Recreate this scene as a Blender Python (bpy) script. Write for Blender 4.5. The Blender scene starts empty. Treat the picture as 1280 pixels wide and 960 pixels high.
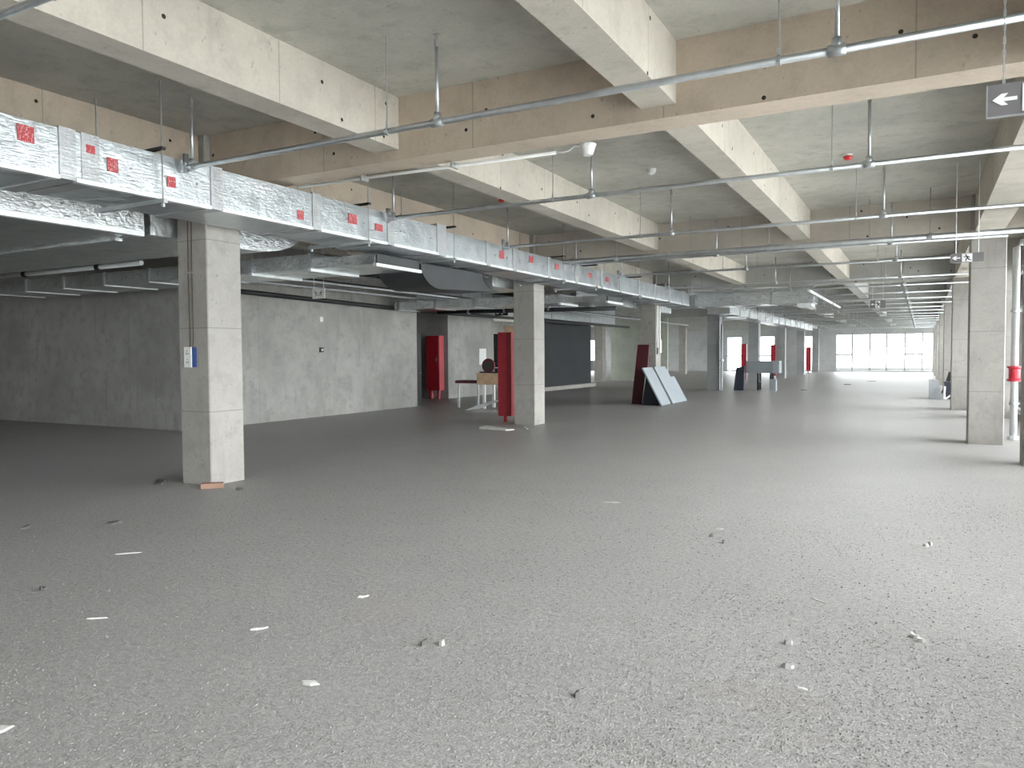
import bpy, bmesh, math, random
from mathutils import Vector, Matrix, noise

# ------------------------------------------------------------------ camera, sky, exposure
scene = bpy.context.scene
COL = scene.collection
CAM = Vector((7.5185, -6.3289, 1.5009))
F_PX, YAW, PITCH, ROLL = 949.75, -28.3598, -2.1773, -0.3557
cd = bpy.data.cameras.new('camera')
cam = bpy.data.objects.new('camera', cd)
COL.objects.link(cam)
_y, _p, _r = (math.radians(a) for a in (YAW, PITCH, ROLL))
Fw = Vector((math.sin(_y) * math.cos(_p), math.cos(_y) * math.cos(_p), math.sin(_p)))
Rt = Vector((math.cos(_y), -math.sin(_y), 0))
Up = Rt.cross(Fw)
R2 = Rt * math.cos(_r) + Up * math.sin(_r)
U2 = -Rt * math.sin(_r) + Up * math.cos(_r)
M = Matrix((R2, U2, -Fw)).transposed().to_4x4()
M.translation = CAM
cam.matrix_world = M
cd.sensor_fit = 'HORIZONTAL'
cd.sensor_width = 36.0
cd.lens = F_PX / 1280 * 36.0
cd.clip_end = 500
scene.camera = cam

scene.view_settings.view_transform = 'Standard'
scene.view_settings.look = 'None'
scene.view_settings.gamma = 1
scene.view_settings.use_curve_mapping = False
scene.view_settings.exposure = 1.80
scene.cycles.max_bounces = 14
scene.cycles.diffuse_bounces = 8
scene.cycles.glossy_bounces = 4
scene.cycles.transparent_max_bounces = 12
scene.cycles.sample_clamp_indirect = 8

world = bpy.data.worlds.new('overcast_sky')
scene.world = world
world.use_nodes = True
wbg = world.node_tree.nodes['Background']
wbg.inputs['Color'].default_value = (0.97, 0.985, 1.0, 1)
wbg.inputs['Strength'].default_value = 5.0

# ------------------------------------------------------------------ grid of the building
D = 8.4            # column spacing along the hall (Y)
RX = 8.44          # window-side column row
S = 2.79           # joist spacing
W = 0.50           # column side
ZS, ZT, ZL = 4.046, 3.44, 3.54
BT, BL = 0.334, 0.294
Y0, Y1 = -13.2, 60.5     # back and far end walls
XF = 9.55          # glazed side
XW = -21.0         # left end of the hall

def portal(name, loc, rot, sx, sy):
    l = bpy.data.lights.new(name, 'AREA')
    l.shape = 'RECTANGLE'; l.size = sx; l.size_y = sy
    l.cycles.is_portal = True
    o = bpy.data.objects.new(name, l); COL.objects.link(o)
    o.location = loc; o.rotation_euler = rot
    return o
YB = -10.6           # the side glazing starts here
portal('daylight_portal', (XF + .25, (YB + Y1) / 2, 1.8), (0, math.radians(90), 0), 3.6, Y1 - YB)
portal('daylight_portal', (-5, Y1 + .35, 1.8), (math.radians(-90), 0, 0), 31, 3.6)
portal('daylight_portal', (-4.4, Y0 - .35, 1.9), (math.radians(90), 0, 0), 4.6, 2.2)
portal('daylight_portal', (XW - .35, 39, 1.85), (0, math.radians(-90), 0), 2.8, 40)

# ------------------------------------------------------------------ materials
class NT:
    def __init__(s, name):
        s.m = bpy.data.materials.new(name); s.m.use_nodes = True
        s.t = s.m.node_tree; s.t.nodes.clear()
        s.out = s.n('ShaderNodeOutputMaterial')
        s.b = s.n('ShaderNodeBsdfPrincipled'); s.l(s.b.outputs[0], s.out.inputs[0])
        s.pos = s.n('ShaderNodeNewGeometry')
    def n(s, ty, **kw):
        nd = s.t.nodes.new(ty)
        for k, v in kw.items(): setattr(nd, k, v)
        return nd
    def l(s, a, b): s.t.links.new(a, b)
    def val(s, sock, v):
        if isinstance(v, bpy.types.NodeSocket): s.l(v, sock)
        else: sock.default_value = v
    def math(s, op, a, b=0.0, c=None):
        nd = s.n('ShaderNodeMath', operation=op)
        s.val(nd.inputs[0], a); s.val(nd.inputs[1], b)
        if c is not None: s.val(nd.inputs[2], c)
        return nd.outputs[0]
    def noise(s, scale, detail=4, rough=.55, vec=None, dist=0.0):
        nd = s.n('ShaderNodeTexNoise')
        nd.inputs['Scale'].default_value = scale; nd.inputs['Detail'].default_value = detail
        nd.inputs['Roughness'].default_value = rough; nd.inputs['Distortion'].default_value = dist
        s.l(vec if vec is not None else s.pos.outputs['Position'], nd.inputs['Vector'])
        return nd.outputs['Fac']
    def scaled(s, sc, vec=None):
        nd = s.n('ShaderNodeMapping'); nd.inputs['Scale'].default_value = sc
        s.l(vec if vec is not None else s.pos.outputs['Position'], nd.inputs['Vector'])
        return nd.outputs[0]
    def ramp(s, fac, stops):
        nd = s.n('ShaderNodeValToRGB'); s.l(fac, nd.inputs[0])
        el = nd.color_ramp.elements
        while len(el) < len(stops): el.new(.5)
        for e, (p, c) in zip(el, stops):
            e.position = p; e.color = (*c, 1) if len(c) == 3 else c
        return nd.outputs[0]
    def mix(s, fac, a, b, mode='MIX'):
        nd = s.n('ShaderNodeMix', data_type='RGBA', blend_type=mode)
        s.val(nd.inputs['Factor'], fac)
        for k, v in (('A', a), ('B', b)):
            sock = [i for i in nd.inputs if i.name == k and i.type == 'RGBA'][0]
            if isinstance(v, bpy.types.NodeSocket): s.l(v, sock)
            else: sock.default_value = (*v, 1)
        return [o for o in nd.outputs if o.type == 'RGBA'][0]
    def bump(s, h, strength=.3, dist=.02):
        nd = s.n('ShaderNodeBump'); nd.inputs['Strength'].default_value = strength
        nd.inputs['Distance'].default_value = dist
        s.l(h, nd.inputs['Height']); s.l(nd.outputs[0], s.b.inputs['Normal'])
    def set(s, color=None, rough=None, metal=None):
        if color is not None:
            if isinstance(color, bpy.types.NodeSocket): s.l(color, s.b.inputs['Base Color'])
            else: s.b.inputs['Base Color'].default_value = (*color, 1)
        if rough is not None: s.val(s.b.inputs['Roughness'], rough)
        if metal is not None: s.val(s.b.inputs['Metallic'], metal)
        return s

def sc(c, k): return tuple(min(1, x * k) for x in c)

def plain(name, color, rough=.6, metal=0.0, var=.12, scale=8):
    t = NT(name)
    n = t.noise(scale, 3)
    t.set(t.ramp(n, [(.3, sc(color, 1 - var)), (.7, sc(color, 1 + var))]), rough, metal)
    return t.m

def concrete(name, col, panel=0.0, holes=False, zseams=(), var=.2, bump=.3, rough=.85, stain=.5):
    t = NT(name)
    big = t.noise(.7, 4, .6)
    mid = t.noise(4.5, 5, .65)
    c = t.ramp(big, [(.32, sc(col, 1 - var)), (.52, col), (.72, sc(col, 1 + var))])
    c = t.mix(t.math('MULTIPLY', t.ramp(mid, [(.5, (0, 0, 0)), (.75, (1, 1, 1))]), stain * .75), c, sc(col, .62))
    fine = t.noise(38, 3, .6)
    c = t.mix(.35, c, t.ramp(fine, [(.3, sc(col, .86)), (.7, sc(col, 1.12))]))
    sep = t.n('ShaderNodeSeparateXYZ'); t.l(t.pos.outputs['Position'], sep.inputs[0])
    nsep = t.n('ShaderNodeSeparateXYZ'); t.l(t.pos.outputs['True Normal'], nsep.inputs[0])
    upright = t.math('LESS_THAN', t.math('ABSOLUTE', nsep.outputs['Z']), .5)
    run = t.math('ADD', sep.outputs['X'], sep.outputs['Y'])
    # bug holes and streaks left by the formwork
    st = t.noise(1, 3, .6, t.scaled((5.0, 5.0, .9)))
    c = t.mix(t.math('MULTIPLY', t.ramp(st, [(.58, (0, 0, 0)), (.72, (1, 1, 1))]), .28 * stain), c, sc(col, .6))
    pit = t.noise(1, 2, .5, t.scaled((26, 26, 14)))
    c = t.mix(t.math('MULTIPLY', t.ramp(pit, [(.70, (0, 0, 0)), (.74, (1, 1, 1))]), .45 * stain), c, sc(col, .4))
    if panel:
        fr = t.math('FRACT', t.math('DIVIDE', t.math('ADD', run, 40.3), panel))
        ln = t.math('MULTIPLY', t.math('LESS_THAN', fr, .011 / panel), upright)
        c = t.mix(t.math('MULTIPLY', ln, .55), c, sc(col, .45))
    if zseams:
        for z in zseams:
            d = t.math('ABSOLUTE', t.math('SUBTRACT', sep.outputs['Z'], z))
            ln = t.math('MULTIPLY', t.math('LESS_THAN', d, .006), upright)
            c = t.mix(t.math('MULTIPLY', ln, .55), c, sc(col, .45))
    if holes:
        cmb = t.n('ShaderNodeCombineXYZ')
        t.l(t.math('MULTIPLY', run, .85), cmb.inputs[0]); t.l(t.math('MULTIPLY', sep.outputs['Z'], 3.2), cmb.inputs[1])
        vo = t.n('ShaderNodeTexVoronoi', voronoi_dimensions='2D'); vo.inputs['Scale'].default_value = 1
        vo.inputs['Randomness'].default_value = .75
        t.l(cmb.outputs[0], vo.inputs['Vector'])
        # circular spot: undo the anisotropic scale with the vector to the feature point
        vsub = t.n('ShaderNodeVectorMath', operation='SUBTRACT')
        t.l(cmb.outputs[0], vsub.inputs[0]); t.l(vo.outputs['Position'], vsub.inputs[1])
        vm = t.n('ShaderNodeVectorMath', operation='MULTIPLY'); vm.inputs[1].default_value = (1 / .85, 1 / 3.2, 0)
        t.l(vsub.outputs[0], vm.inputs[0])
        vl = t.n('ShaderNodeVectorMath', operation='LENGTH'); t.l(vm.outputs[0], vl.inputs[0])
        sp = t.math('MULTIPLY', t.math('LESS_THAN', vl.outputs['Value'], .017), upright)
        c = t.mix(sp, c, (.03, .026, .022))
    t.set(c, rough)
    t.b.inputs['Specular IOR Level'].default_value = .25
    t.bump(t.math('ADD', t.math('MULTIPLY', mid, .7), t.math('MULTIPLY', fine, .3)), bump, .02)
    return t.m

MAT = {}
MAT['beam_warm'] = concrete('warm_tan_cast_concrete', (.53, .445, .36), panel=1.83, holes=True, stain=.9)
MAT['beam_grey'] = concrete('grey_tan_cast_concrete', (.50, .455, .40), panel=1.83, holes=True)
MAT['joist'] = concrete('cream_cast_concrete', (.50, .462, .40), panel=1.22, holes=True, stain=1.0)
MAT['slab'] = concrete('slab_soffit_concrete', (.45, .435, .385), var=.3, stain=1.2)
MAT['column'] = concrete('column_cast_concrete', (.375, .355, .328), zseams=(.86, 1.84, 2.86), stain=1.1)
MAT['column_far_shade'] = concrete('far_shaded_column_concrete', (.33, .335, .335), zseams=(.86, 1.84, 2.86), stain=.6)  # column concrete again, the far end's dim cool light painted into its colour
MAT['joist_far_shade'] = concrete('far_shaded_beam_concrete', (.44, .435, .415), panel=1.22, holes=True)  # far beams and joists: dimmer, cooler distance tone put into the colour
MAT['wall'] = concrete('rendered_wall_concrete', (.37, .36, .34), panel=3.7, var=.3, stain=1.3)
MAT['wall_green'] = concrete('pale_green_plaster', (.47, .49, .42), var=.2, stain=.9)
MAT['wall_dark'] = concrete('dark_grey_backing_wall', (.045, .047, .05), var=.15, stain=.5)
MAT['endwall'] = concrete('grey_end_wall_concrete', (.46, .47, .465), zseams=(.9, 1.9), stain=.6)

# floor: rough screed, gritty, smoother and darker towards the inner wall
t = NT('rough_concrete_screed')
base = (.350, .336, .327)
big = t.noise(.35, 5, .6); mid = t.noise(2.2, 6, .65); grit = t.noise(30, 5, .72); grit2 = t.noise(95, 3, .7)
c = t.ramp(big, [(.3, sc(base, .84)), (.5, base), (.72, sc(base, 1.14))])
c = t.mix(.5, c, t.ramp(mid, [(.32, sc(base, .74)), (.7, sc(base, 1.2))]))
c = t.mix(.55, c, t.ramp(grit, [(.36, sc(base, .38)), (.5, base), (.64, sc(base, 1.55))]))
c = t.mix(.4, c, t.ramp(grit2, [(.38, sc(base, .4)), (.62, sc(base, 1.6))]))
rust = t.ramp(t.noise(.8, 3, .5, t.scaled((1, 1.6, 1))), [(.62, (0, 0, 0)), (.8, (1, 1, 1))])
c = t.mix(t.math('MULTIPLY', rust, .28), c, (.36, .29, .26))
chip = t.ramp(t.noise(1, 5, .6, t.scaled((7, 16, 1))), [(.66, (0, 0, 0)), (.70, (1, 1, 1))])
c = t.mix(t.math('MULTIPLY', chip, .35), c, sc(base, .45))
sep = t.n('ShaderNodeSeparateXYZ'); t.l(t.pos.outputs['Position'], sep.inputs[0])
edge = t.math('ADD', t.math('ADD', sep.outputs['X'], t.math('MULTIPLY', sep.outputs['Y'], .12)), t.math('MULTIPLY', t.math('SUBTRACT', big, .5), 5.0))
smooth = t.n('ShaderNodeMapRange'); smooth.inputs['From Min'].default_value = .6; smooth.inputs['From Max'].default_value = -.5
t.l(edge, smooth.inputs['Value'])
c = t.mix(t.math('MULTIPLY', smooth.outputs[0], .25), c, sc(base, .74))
t.set(c, .46); t.b.inputs['Specular IOR Level'].default_value = .5
hh = t.math('ADD', t.math('ADD', t.math('MULTIPLY', grit, .55), t.math('MULTIPLY', grit2, .25)), t.math('MULTIPLY', mid, .6))
rgh = t.n('ShaderNodeMapRange'); rgh.inputs['From Min'].default_value = 5.0; rgh.inputs['From Max'].default_value = -2.5
rgh.inputs['To Min'].default_value = .2
t.l(t.math('ADD', sep.outputs['Y'], t.math('MULTIPLY', t.math('SUBTRACT', big, .5), 9.0)), rgh.inputs['Value'])
t.bump(t.math('MULTIPLY', hh, rgh.outputs[0]), .8, .034)
t.l(t.math('ADD', t.math('MULTIPLY', rgh.outputs[0], .10), .42), t.b.inputs['Roughness'])
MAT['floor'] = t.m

# aluminium foil insulation
def foil(name, col, rough, metal, bs, ck=.5):
    t = NT(name)
    streak = t.noise(1, 4, .6, t.scaled((9, 9, 75)))
    crk = t.noise(13, 6, .6, dist=.6)
    big = t.noise(3.5, 3, .55, dist=.5)
    c = t.ramp(big, [(.3, sc(col, .85)), (.55, col), (.75, sc(col, 1.12))])
    t.set(c, rough, metal)
    t.bump(t.math('ADD', t.math('ADD', t.math('MULTIPLY', streak, .35), t.math('MULTIPLY', crk, ck)), t.math('MULTIPLY', big, .6)), bs, .02)
    return t.m
MAT['foil'] = foil('wrinkled_aluminium_foil', (.60, .635, .66), .30, .82, .6, .5)
MAT['foil_crumpled'] = foil('crumpled_bright_foil', (.74, .77, .78), .22, .9, .9, 1.0)
MAT['foil_tape'] = foil('dull_mesh_foil_tape', (.50, .51, .52), .45, .7, .5)
MAT['foil_lip'] = foil('white_foil_lip', (.86, .88, .88), .45, .25, .35)
MAT['galv'] = plain('galvanised_steel', (.50, .52, .53), .38, .75)
MAT['galv_sheet'] = plain('galvanised_sheet', (.44, .47, .48), .45, .45, scale=3)
MAT['dark_sheet'] = plain('dark_sheet_metal', (.05, .052, .055), .5, .2, scale=3)
MAT['rod'] = plain('zinc_threaded_rod', (.40, .40, .39), .5, .6)
MAT['black'] = plain('black_painted_steel', (.016, .016, .018), .5)
MAT['darkmetal'] = plain('dark_angle_iron', (.05, .05, .05), .6, .3)
MAT['white'] = plain('white_plastic', (.80, .80, .78), .4, var=.04)
MAT['whitepaint'] = plain('white_painted_pipe', (.72, .74, .74), .4, var=.06)
MAT['red'] = plain('red_painted_steel', (.42, .020, .035), .38, var=.1)
MAT['redbright'] = plain('red_detector_plastic', (.62, .03, .03), .4)
MAT['maroon'] = plain('maroon_painted_board', (.10, .017, .024), .6)
MAT['blue'] = plain('blue_plastic_box', (.02, .06, .22), .45)
MAT['brick'] = plain('fired_clay_brick', (.36, .22, .16), .9, scale=30)
MAT['board'] = concrete('pale_grey_foam_board', (.33, .36, .385), var=.08, stain=.3)
MAT['crate'] = concrete('grey_sheet_box', (.27, .29, .30), var=.2, stain=.6)
MAT['wood'] = plain('raw_pine_board', (.58, .40, .26), .7, var=.2, scale=5)
MAT['frame'] = plain('grey_aluminium_frame', (.42, .43, .44), .4, .3)
MAT['paper'] = plain('torn_paper_scrap', (.60, .59, .56), .8)
MAT['chipmat'] = plain('dark_rubble_chip', (.10, .095, .09), .9)
MAT['stone'] = plain('grey_stone_chip', (.33, .32, .31), .9, scale=30)
MAT['grit'] = plain('mixed_stone_grit', (.24, .225, .215), .9, var=.45, scale=60)
MAT['signgrey'] = plain('grey_sign_acrylic', (.17, .16, .165), .35, var=.05)
MAT['signwhite'] = plain('white_sign_print', (.82, .82, .82), .45, var=.02)
MAT['signdark'] = plain('dark_sign_print', (.03, .03, .03), .5)
MAT['plastic_grey'] = plain('grey_plastic_sack', (.40, .41, .43), .6)
MAT['navy'] = plain('dark_blue_tarpaulin', (.025, .03, .045), .5)
MAT['cord'] = plain('brown_electric_cable', (.10, .075, .06), .6)
MAT['ground'] = plain('pale_paving_outside', (.55, .55, .54), .9, scale=.5)
# sticker: red film with pale printed strokes
t = NT('red_printed_sticker')
st = t.noise(1, 2, .5, t.scaled((160, 160, 55)))
t.set(t.ramp(st, [(.55, (.42, .045, .055)), (.66, (.62, .42, .42))]), .5)
MAT['sticker'] = t.m
# thin window glass
t = NT('clear_window_glass')
tr = t.n('ShaderNodeBsdfTransparent'); tr.inputs[0].default_value = (.93, .95, .95, 1)
gl = t.n('ShaderNodeBsdfGlossy'); gl.inputs['Roughness'].default_value = .02
mx = t.n('ShaderNodeMixShader'); fr = t.n('ShaderNodeFresnel'); fr.inputs[0].default_value = 1.3
t.l(fr.outputs[0], mx.inputs[0]); t.l(tr.outputs[0], mx.inputs[1]); t.l(gl.outputs[0], mx.inputs[2]); t.l(mx.outputs[0], t.out.inputs[0])
MAT['glass'] = t.m

# ------------------------------------------------------------------ mesh helpers
class MB:
    """Collects shapes in world (or part) coordinates and links them as ONE mesh object."""
    def __init__(s): s.v = []; s.f = []
    def poly(s, pts):
        i = len(s.v); s.v += [tuple(p) for p in pts]; s.f.append(tuple(range(i, i + len(pts)))); return s
    def hexa(s, p):
        i = len(s.v); s.v += [tuple(q) for q in p]
        s.f += [tuple(i + k for k in q) for q in ((0, 3, 2, 1), (4, 5, 6, 7), (0, 1, 5, 4), (1, 2, 6, 5), (2, 3, 7, 6), (3, 0, 4, 7))]
        return s
    def box(s, a, b):
        (x0, y0, z0), (x1, y1, z1) = a, b
        x0, x1 = sorted((x0, x1)); y0, y1 = sorted((y0, y1)); z0, z1 = sorted((z0, z1))
        return s.hexa([(x0, y0, z0), (x1, y0, z0), (x1, y1, z0), (x0, y1, z0), (x0, y0, z1), (x1, y0, z1), (x1, y1, z1), (x0, y1, z1)])
    def cbox(s, a, b, ch=.015):
        """box with the four upright edges chamfered"""
        (x0, y0, z0), (x1, y1, z1) = a, b
        ring = [(x0 + ch, y0), (x1 - ch, y0), (x1, y0 + ch), (x1, y1 - ch), (x1 - ch, y1), (x0 + ch, y1), (x0, y1 - ch), (x0, y0 + ch)]
        return s.prism([(x, y, z0) for x, y in ring], Vector((0, 0, z1 - z0)))
    def prism(s, ring, d):
        i = len(s.v); n = len(ring)
        s.v += [tuple(p) for p in ring] + [tuple(Vector(p) + Vector(d)) for p in ring]
        s.f.append(tuple(i + k for k in reversed(range(n)))); s.f.append(tuple(i + n + k for k in range(n)))
        for k in range(n):
            j = (k + 1) % n; s.f.append((i + k, i + j, i + n + j, i + n + k))
        return s
    def tube(s, pts, r, n=10, cap=True):
        pts = [Vector(p) for p in pts]; rings = []
        rs = r if isinstance(r, (list, tuple)) else [r] * len(pts)
        for k, p in enumerate(pts):
            d = (pts[min(k + 1, len(pts) - 1)] - pts[max(k - 1, 0)])
            d = d.normalized() if d.length > 1e-9 else Vector((0, 0, 1))
            a = d.cross(Vector((0, 0, 1)) if abs(d.z) < .95 else Vector((1, 0, 0))).normalized(); b = d.cross(a)
            i = len(s.v)
            s.v += [tuple(p + (a * math.cos(2 * math.pi * q / n) + b * math.sin(2 * math.pi * q / n)) * rs[k]) for q in range(n)]
            rings.append(i)
        for i, j in zip(rings, rings[1:]):
            for q in range(n):
                s.f.append((i + q, i + (q + 1) % n, j + (q + 1) % n, j + q))
        if cap:
            s.f.append(tuple(rings[0] + q for q in reversed(range(n)))); s.f.append(tuple(rings[-1] + q for q in range(n)))
        return s
    def mesh(s, name, mat, smooth=False):
        me = bpy.data.meshes.new(name); me.from_pydata(s.v, [], s.f)
        bm = bmesh.new(); bm.from_mesh(me); bmesh.ops.recalc_face_normals(bm, faces=bm.faces)
        bm.to_mesh(me); bm.free()
        if smooth:
            me.polygons.foreach_set('use_smooth', [len(p.vertices) == 4 for p in me.polygons])
        me.materials.append(MAT[mat]); return me
    def build(s, name, mat, parent=None, smooth=False):
        return link(name, s.mesh(name, mat, smooth), parent)

def link(name, me, parent=None, loc=(0, 0, 0)):
    o = bpy.data.objects.new(name, me); COL.objects.link(o); o.location = loc
    if parent is not None:
        o.parent = parent
        if parent.get('_world'):                      # parts were laid out in world coordinates
            o.location = Vector(loc) - Vector(parent['_world'])
    return o

def tag(o, label, cat=None, group=None, kind=None):
    o['label'] = label
    if cat: o['category'] = cat
    if group: o['group'] = group
    if kind: o['kind'] = kind
    return o
def struct(o, label):
    o['kind'] = 'structure'; o['label'] = label; return o
ROOTS = []
def thing(name, label, cat, base, group=None):
    o = bpy.data.objects.new(name, None); COL.objects.link(o)
    o.location = base; o.empty_display_size = .1
    o['_world'] = list(base)
    tag(o, label, cat, group); ROOTS.append(o)
    return o
def rebase(o, base):
    """move a one-mesh thing's origin to its base"""
    b = Vector(base); o.data.transform(Matrix.Translation(-b)); o.location = b; return o
def copy_tree(o, off, parent=None):
    c = o.copy(); COL.objects.link(c); c.parent = parent
    if parent is None: c.location = o.location + Vector(off)
    for ch in o.children: copy_tree(ch, (0, 0, 0), c)
    return c
ORD = ['first', 'second', 'third', 'fourth', 'fifth', 'sixth', 'seventh', 'eighth', 'ninth', 'tenth', 'eleventh', 'twelfth',
       'thirteenth', 'fourteenth', 'fifteenth', 'sixteenth', 'seventeenth', 'eighteenth', 'nineteenth', 'twentieth', 'twenty-first', 'twenty-second', 'twenty-third', 'twenty-fourth']
rnd = random.Random(5)

# ------------------------------------------------------------------ the shell
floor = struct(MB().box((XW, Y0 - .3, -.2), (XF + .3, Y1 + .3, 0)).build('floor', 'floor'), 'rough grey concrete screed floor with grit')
ceil = struct(MB().box((XW, Y0 - .3, ZS), (XF + .3, Y1 + .3, ZS + .25)).build('ceiling', 'slab'), 'bare grey-green concrete slab soffit')
struct(MB().box((-260, -260, -4.2), (260, 320, -4.0)).build('ground', 'ground'), 'pale paving outside the building')
LW0, LW1 = 19.0, 59.0
struct(MB().box((XW - .2, Y0 - .3, 0), (XW, LW0, ZS)).box((XW - .2, LW1, 0), (XW, Y1 + .3, ZS)).box((XW - .2, LW0, 0), (XW, LW1, .5)).box((XW - .2, LW0, 3.2), (XW, LW1, ZS)).build('wall_outer', 'wall'), 'plain concrete outer wall of the far side aisle')

# inner core: cross wall, long wall, alcove
XC, YC = -5.65, 4.05
w = MB().box((XW, YC, 0), (XC, YC + .22, ZS)).build('wall_core_front', 'wall'); struct(w, 'stained grey core wall facing along the hall')
w = MB().box((XC - .22, YC + .22, 0), (XC, 12.15, ZS)).build('wall_core_side', 'wall'); struct(w, 'stained grey core wall beside the dark doorway')
w = MB().box((XW, 15.9, 0), (-7.0, 16.1, ZS)).build('wall_alcove_back', 'wall'); struct(w, 'shaded grey wall at the back of the alcove')
w = MB().box((-7.2, 16.1, 0), (-7.0, 19.1, ZS)).build('wall_alcove_side', 'wall'); struct(w, 'pale grey wall beside the alcove')
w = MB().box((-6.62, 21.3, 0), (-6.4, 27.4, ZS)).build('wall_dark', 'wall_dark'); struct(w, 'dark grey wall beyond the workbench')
w = MB().box((-8.2, 34.8, 0), (-4.9, 35.0, ZS)).build('wall_partition', 'wall_green'); struct(w, 'pale green plastered partition with broken foot')
w = MB().box((-6.4, 21.3, 0), (-6.15, 27.4, .16)).build('trim_1', 'column'); struct(w, 'low pale kerb along the dark wall')
# deep beam above the doorway, in line with the core wall
b = MB().box((XC - .3, 12.15, 2.95), (XC + .02, 28.6, ZS)).build('lintel_beam', 'galv_sheet')
tag(rebase(b, (XC, 20, 2.95)), 'long smooth grey downstand beam over the doorway recess', 'beam')

# door leaf standing open in the doorway
dr = thing('door_leaf', 'narrow black steel door leaf standing open at the core wall end', 'door', (-5.7, 12.4, 0))
MB().box((-5.80, 12.22, .0), (-5.74, 12.5, 2.15)).build('leaf', 'black', dr)
MB().tube([(-5.73, 12.42, 1.0), (-5.69, 12.42, 1.0), (-5.69, 12.34, 1.0)], .012, 8).build('handle', 'galv', dr)

# ------------------------------------------------------------------ end walls and glazing
def pieces_wall(name, y, t, openings, z0, z1, label, mat='endwall'):
    """end wall across the hall with full-width openings cut out, one mesh"""
    m = MB(); x = XW
    for (a, b_, o0, o1) in openings:
        m.box((x, y, z0), (a, y + t, z1))
        if o0 > z0: m.box((a, y, z0), (b_, y + t, o0))
        m.box((a, y, o1), (b_, y + t, z1)); x = b_
    m.box((x, y, z0), (XF + .3, y + t, z1))
    return struct(m.build(name, mat), label)

far_open = [(-20.43, -19.6, .9, 2.9), (-7.42, -6.1, .05, 2.95), (-4.75, -3.4, .05, 2.98), (-1.15, -.3, .05, 2.95), (1.33, 8.75, .05, 3.03)]
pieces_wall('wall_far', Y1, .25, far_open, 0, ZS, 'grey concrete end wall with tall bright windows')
back_open = [(-6.5, -2.3, .9, 2.9)]
pieces_wall('wall_back', Y0 - .25, .25, back_open, 0, ZS, 'concrete end wall behind the viewpoint with one window added for light')

def window_y(n, y, x0, x1, z0, z1, mull, trans, label):
    """glazed opening in an end wall: frame, mullions, transoms and one pane per light"""
    o = thing('window_%d' % n, label, 'window', ((x0 + x1) / 2, y, z0)); o['kind'] = 'structure'; del o['category']
    fw = .07
    m = MB()
    m.box((x0, y - .05, z0), (x0 + fw, y + .05, z1)); m.box((x1 - fw, y - .05, z0), (x1, y + .05, z1))
    m.box((x0, y - .05, z0), (x1, y + .05, z0 + fw)); m.box((x0, y - .05, z1 - fw), (x1, y + .05, z1))
    m.build('window_frame', 'frame', o)
    xs = [x0] + list(mull) + [x1]
    for x in mull: MB().box((x - .065, y - .05, z0 + fw), (x + .065, y + .05, z1 - fw)).build('mullion', 'frame', o)
    for a, b_ in zip(xs, xs[1:]):
        cuts = [z0] + [z for (ta, tb, z) in trans if ta <= (a + b_) / 2 <= tb] + [z1]
        for z in cuts[1:-1]: MB().box((a + .035, y - .045, z - .07), (b_ - .035, y + .045, z + .07)).build('transom', 'frame', o)
        for c0, c1 in zip(cuts, cuts[1:]):
            MB().box((a + .03, y - .004, c0 + .03), (b_ - .03, y + .004, c1 - .03)).build('pane', 'glass', o)
    return o
yw = Y1 + .12
window_y(1, yw, 1.33, 8.75, .05, 3.03, (2.55, 3.83, 5.03, 6.32, 7.53), ((1.3, 2.5, 1.38), (6.35, 7.5, 1.38), (1.3, 8.8, .20)), 'wide blown-out window filling the far end of the hall')
window_y(2, yw, -7.42, -6.1, .05, 2.95, (), ((-8, -6, 1.31),), 'bright two-light end window furthest into the side aisle')
window_y(3, yw, -4.75, -3.4, .05, 2.98, (), ((-5, -3, 1.31),), 'bright end window between two duct-row columns')
window_y(4, yw, -1.15, -.3, .05, 2.95, (), (), 'narrow bright end window beside a red cabinet')
window_y(20, Y0 - .12, -6.5, -2.3, .9, 2.9, (-5.1, -3.7), (), 'unseen window added for light in the rear end wall behind the viewpoint')  # added out of view to light left floor, beam faces and column fronts
window_y(5, yw, -20.43, -19.6, .9, 2.9, (), (), 'small bright end window at the far corner of the side aisle')

# side glazing: one window per bay between the facade piers
PIER_Y = [5.62 + D * k for k in range(-2, 7)]
def window_x(n, y0, y1, label):
    z0, z1 = .12, 3.40
    o = thing('window_%d' % n, label, 'window', (XF, (y0 + y1) / 2, z0)); o['kind'] = 'structure'; del o['category']
    fw = .06
    m = MB()
    m.box((XF - .05, y0, z0), (XF + .05, y0 + fw, z1)); m.box((XF - .05, y1 - fw, z0), (XF + .05, y1, z1))
    m.box((XF - .05, y0, z0), (XF + .05, y1, z0 + fw)); m.box((XF - .05, y0, z1 - fw), (XF + .05, y1, z1))
    m.box((XF - .05, y0, 1.0), (XF + .05, y1, 1.06)); m.box((XF - .05, y0, 2.5), (XF + .05, y1, 2.56))
    m.build('window_frame', 'frame', o)
    k = max(1, round((y1 - y0) / 1.6)); st = (y1 - y0) / k
    for i in range(k):
        a, b_ = y0 + st * i, y0 + st * (i + 1)
        if i: MB().box((XF - .045, a - .03, z0), (XF + .045, a + .03, z1)).build('mullion', 'frame', o)
        MB().box((XF - .004, a + .02, z0 + .03), (XF + .004, b_ - .02, z1 - .03)).build('pane', 'glass', o)
edges = [YB] + [y for p in PIER_Y if p > YB + 2 for y in (p + .19, p + .19)] + [Y1]
lw = thing('window_21', 'long window strip added for light in the outer wall of the side aisle', 'window', (XW - .1, 39, .5)); lw['kind'] = 'structure'; del lw['category']  # added glazing that brightens the aisle and the middle of the floor
m = MB().box((XW - .15, LW0, .5), (XW - .05, LW1, .57)).box((XW - .15, LW0, 3.13), (XW - .05, LW1, 3.2))
m.build('window_frame', 'frame', lw)
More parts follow.
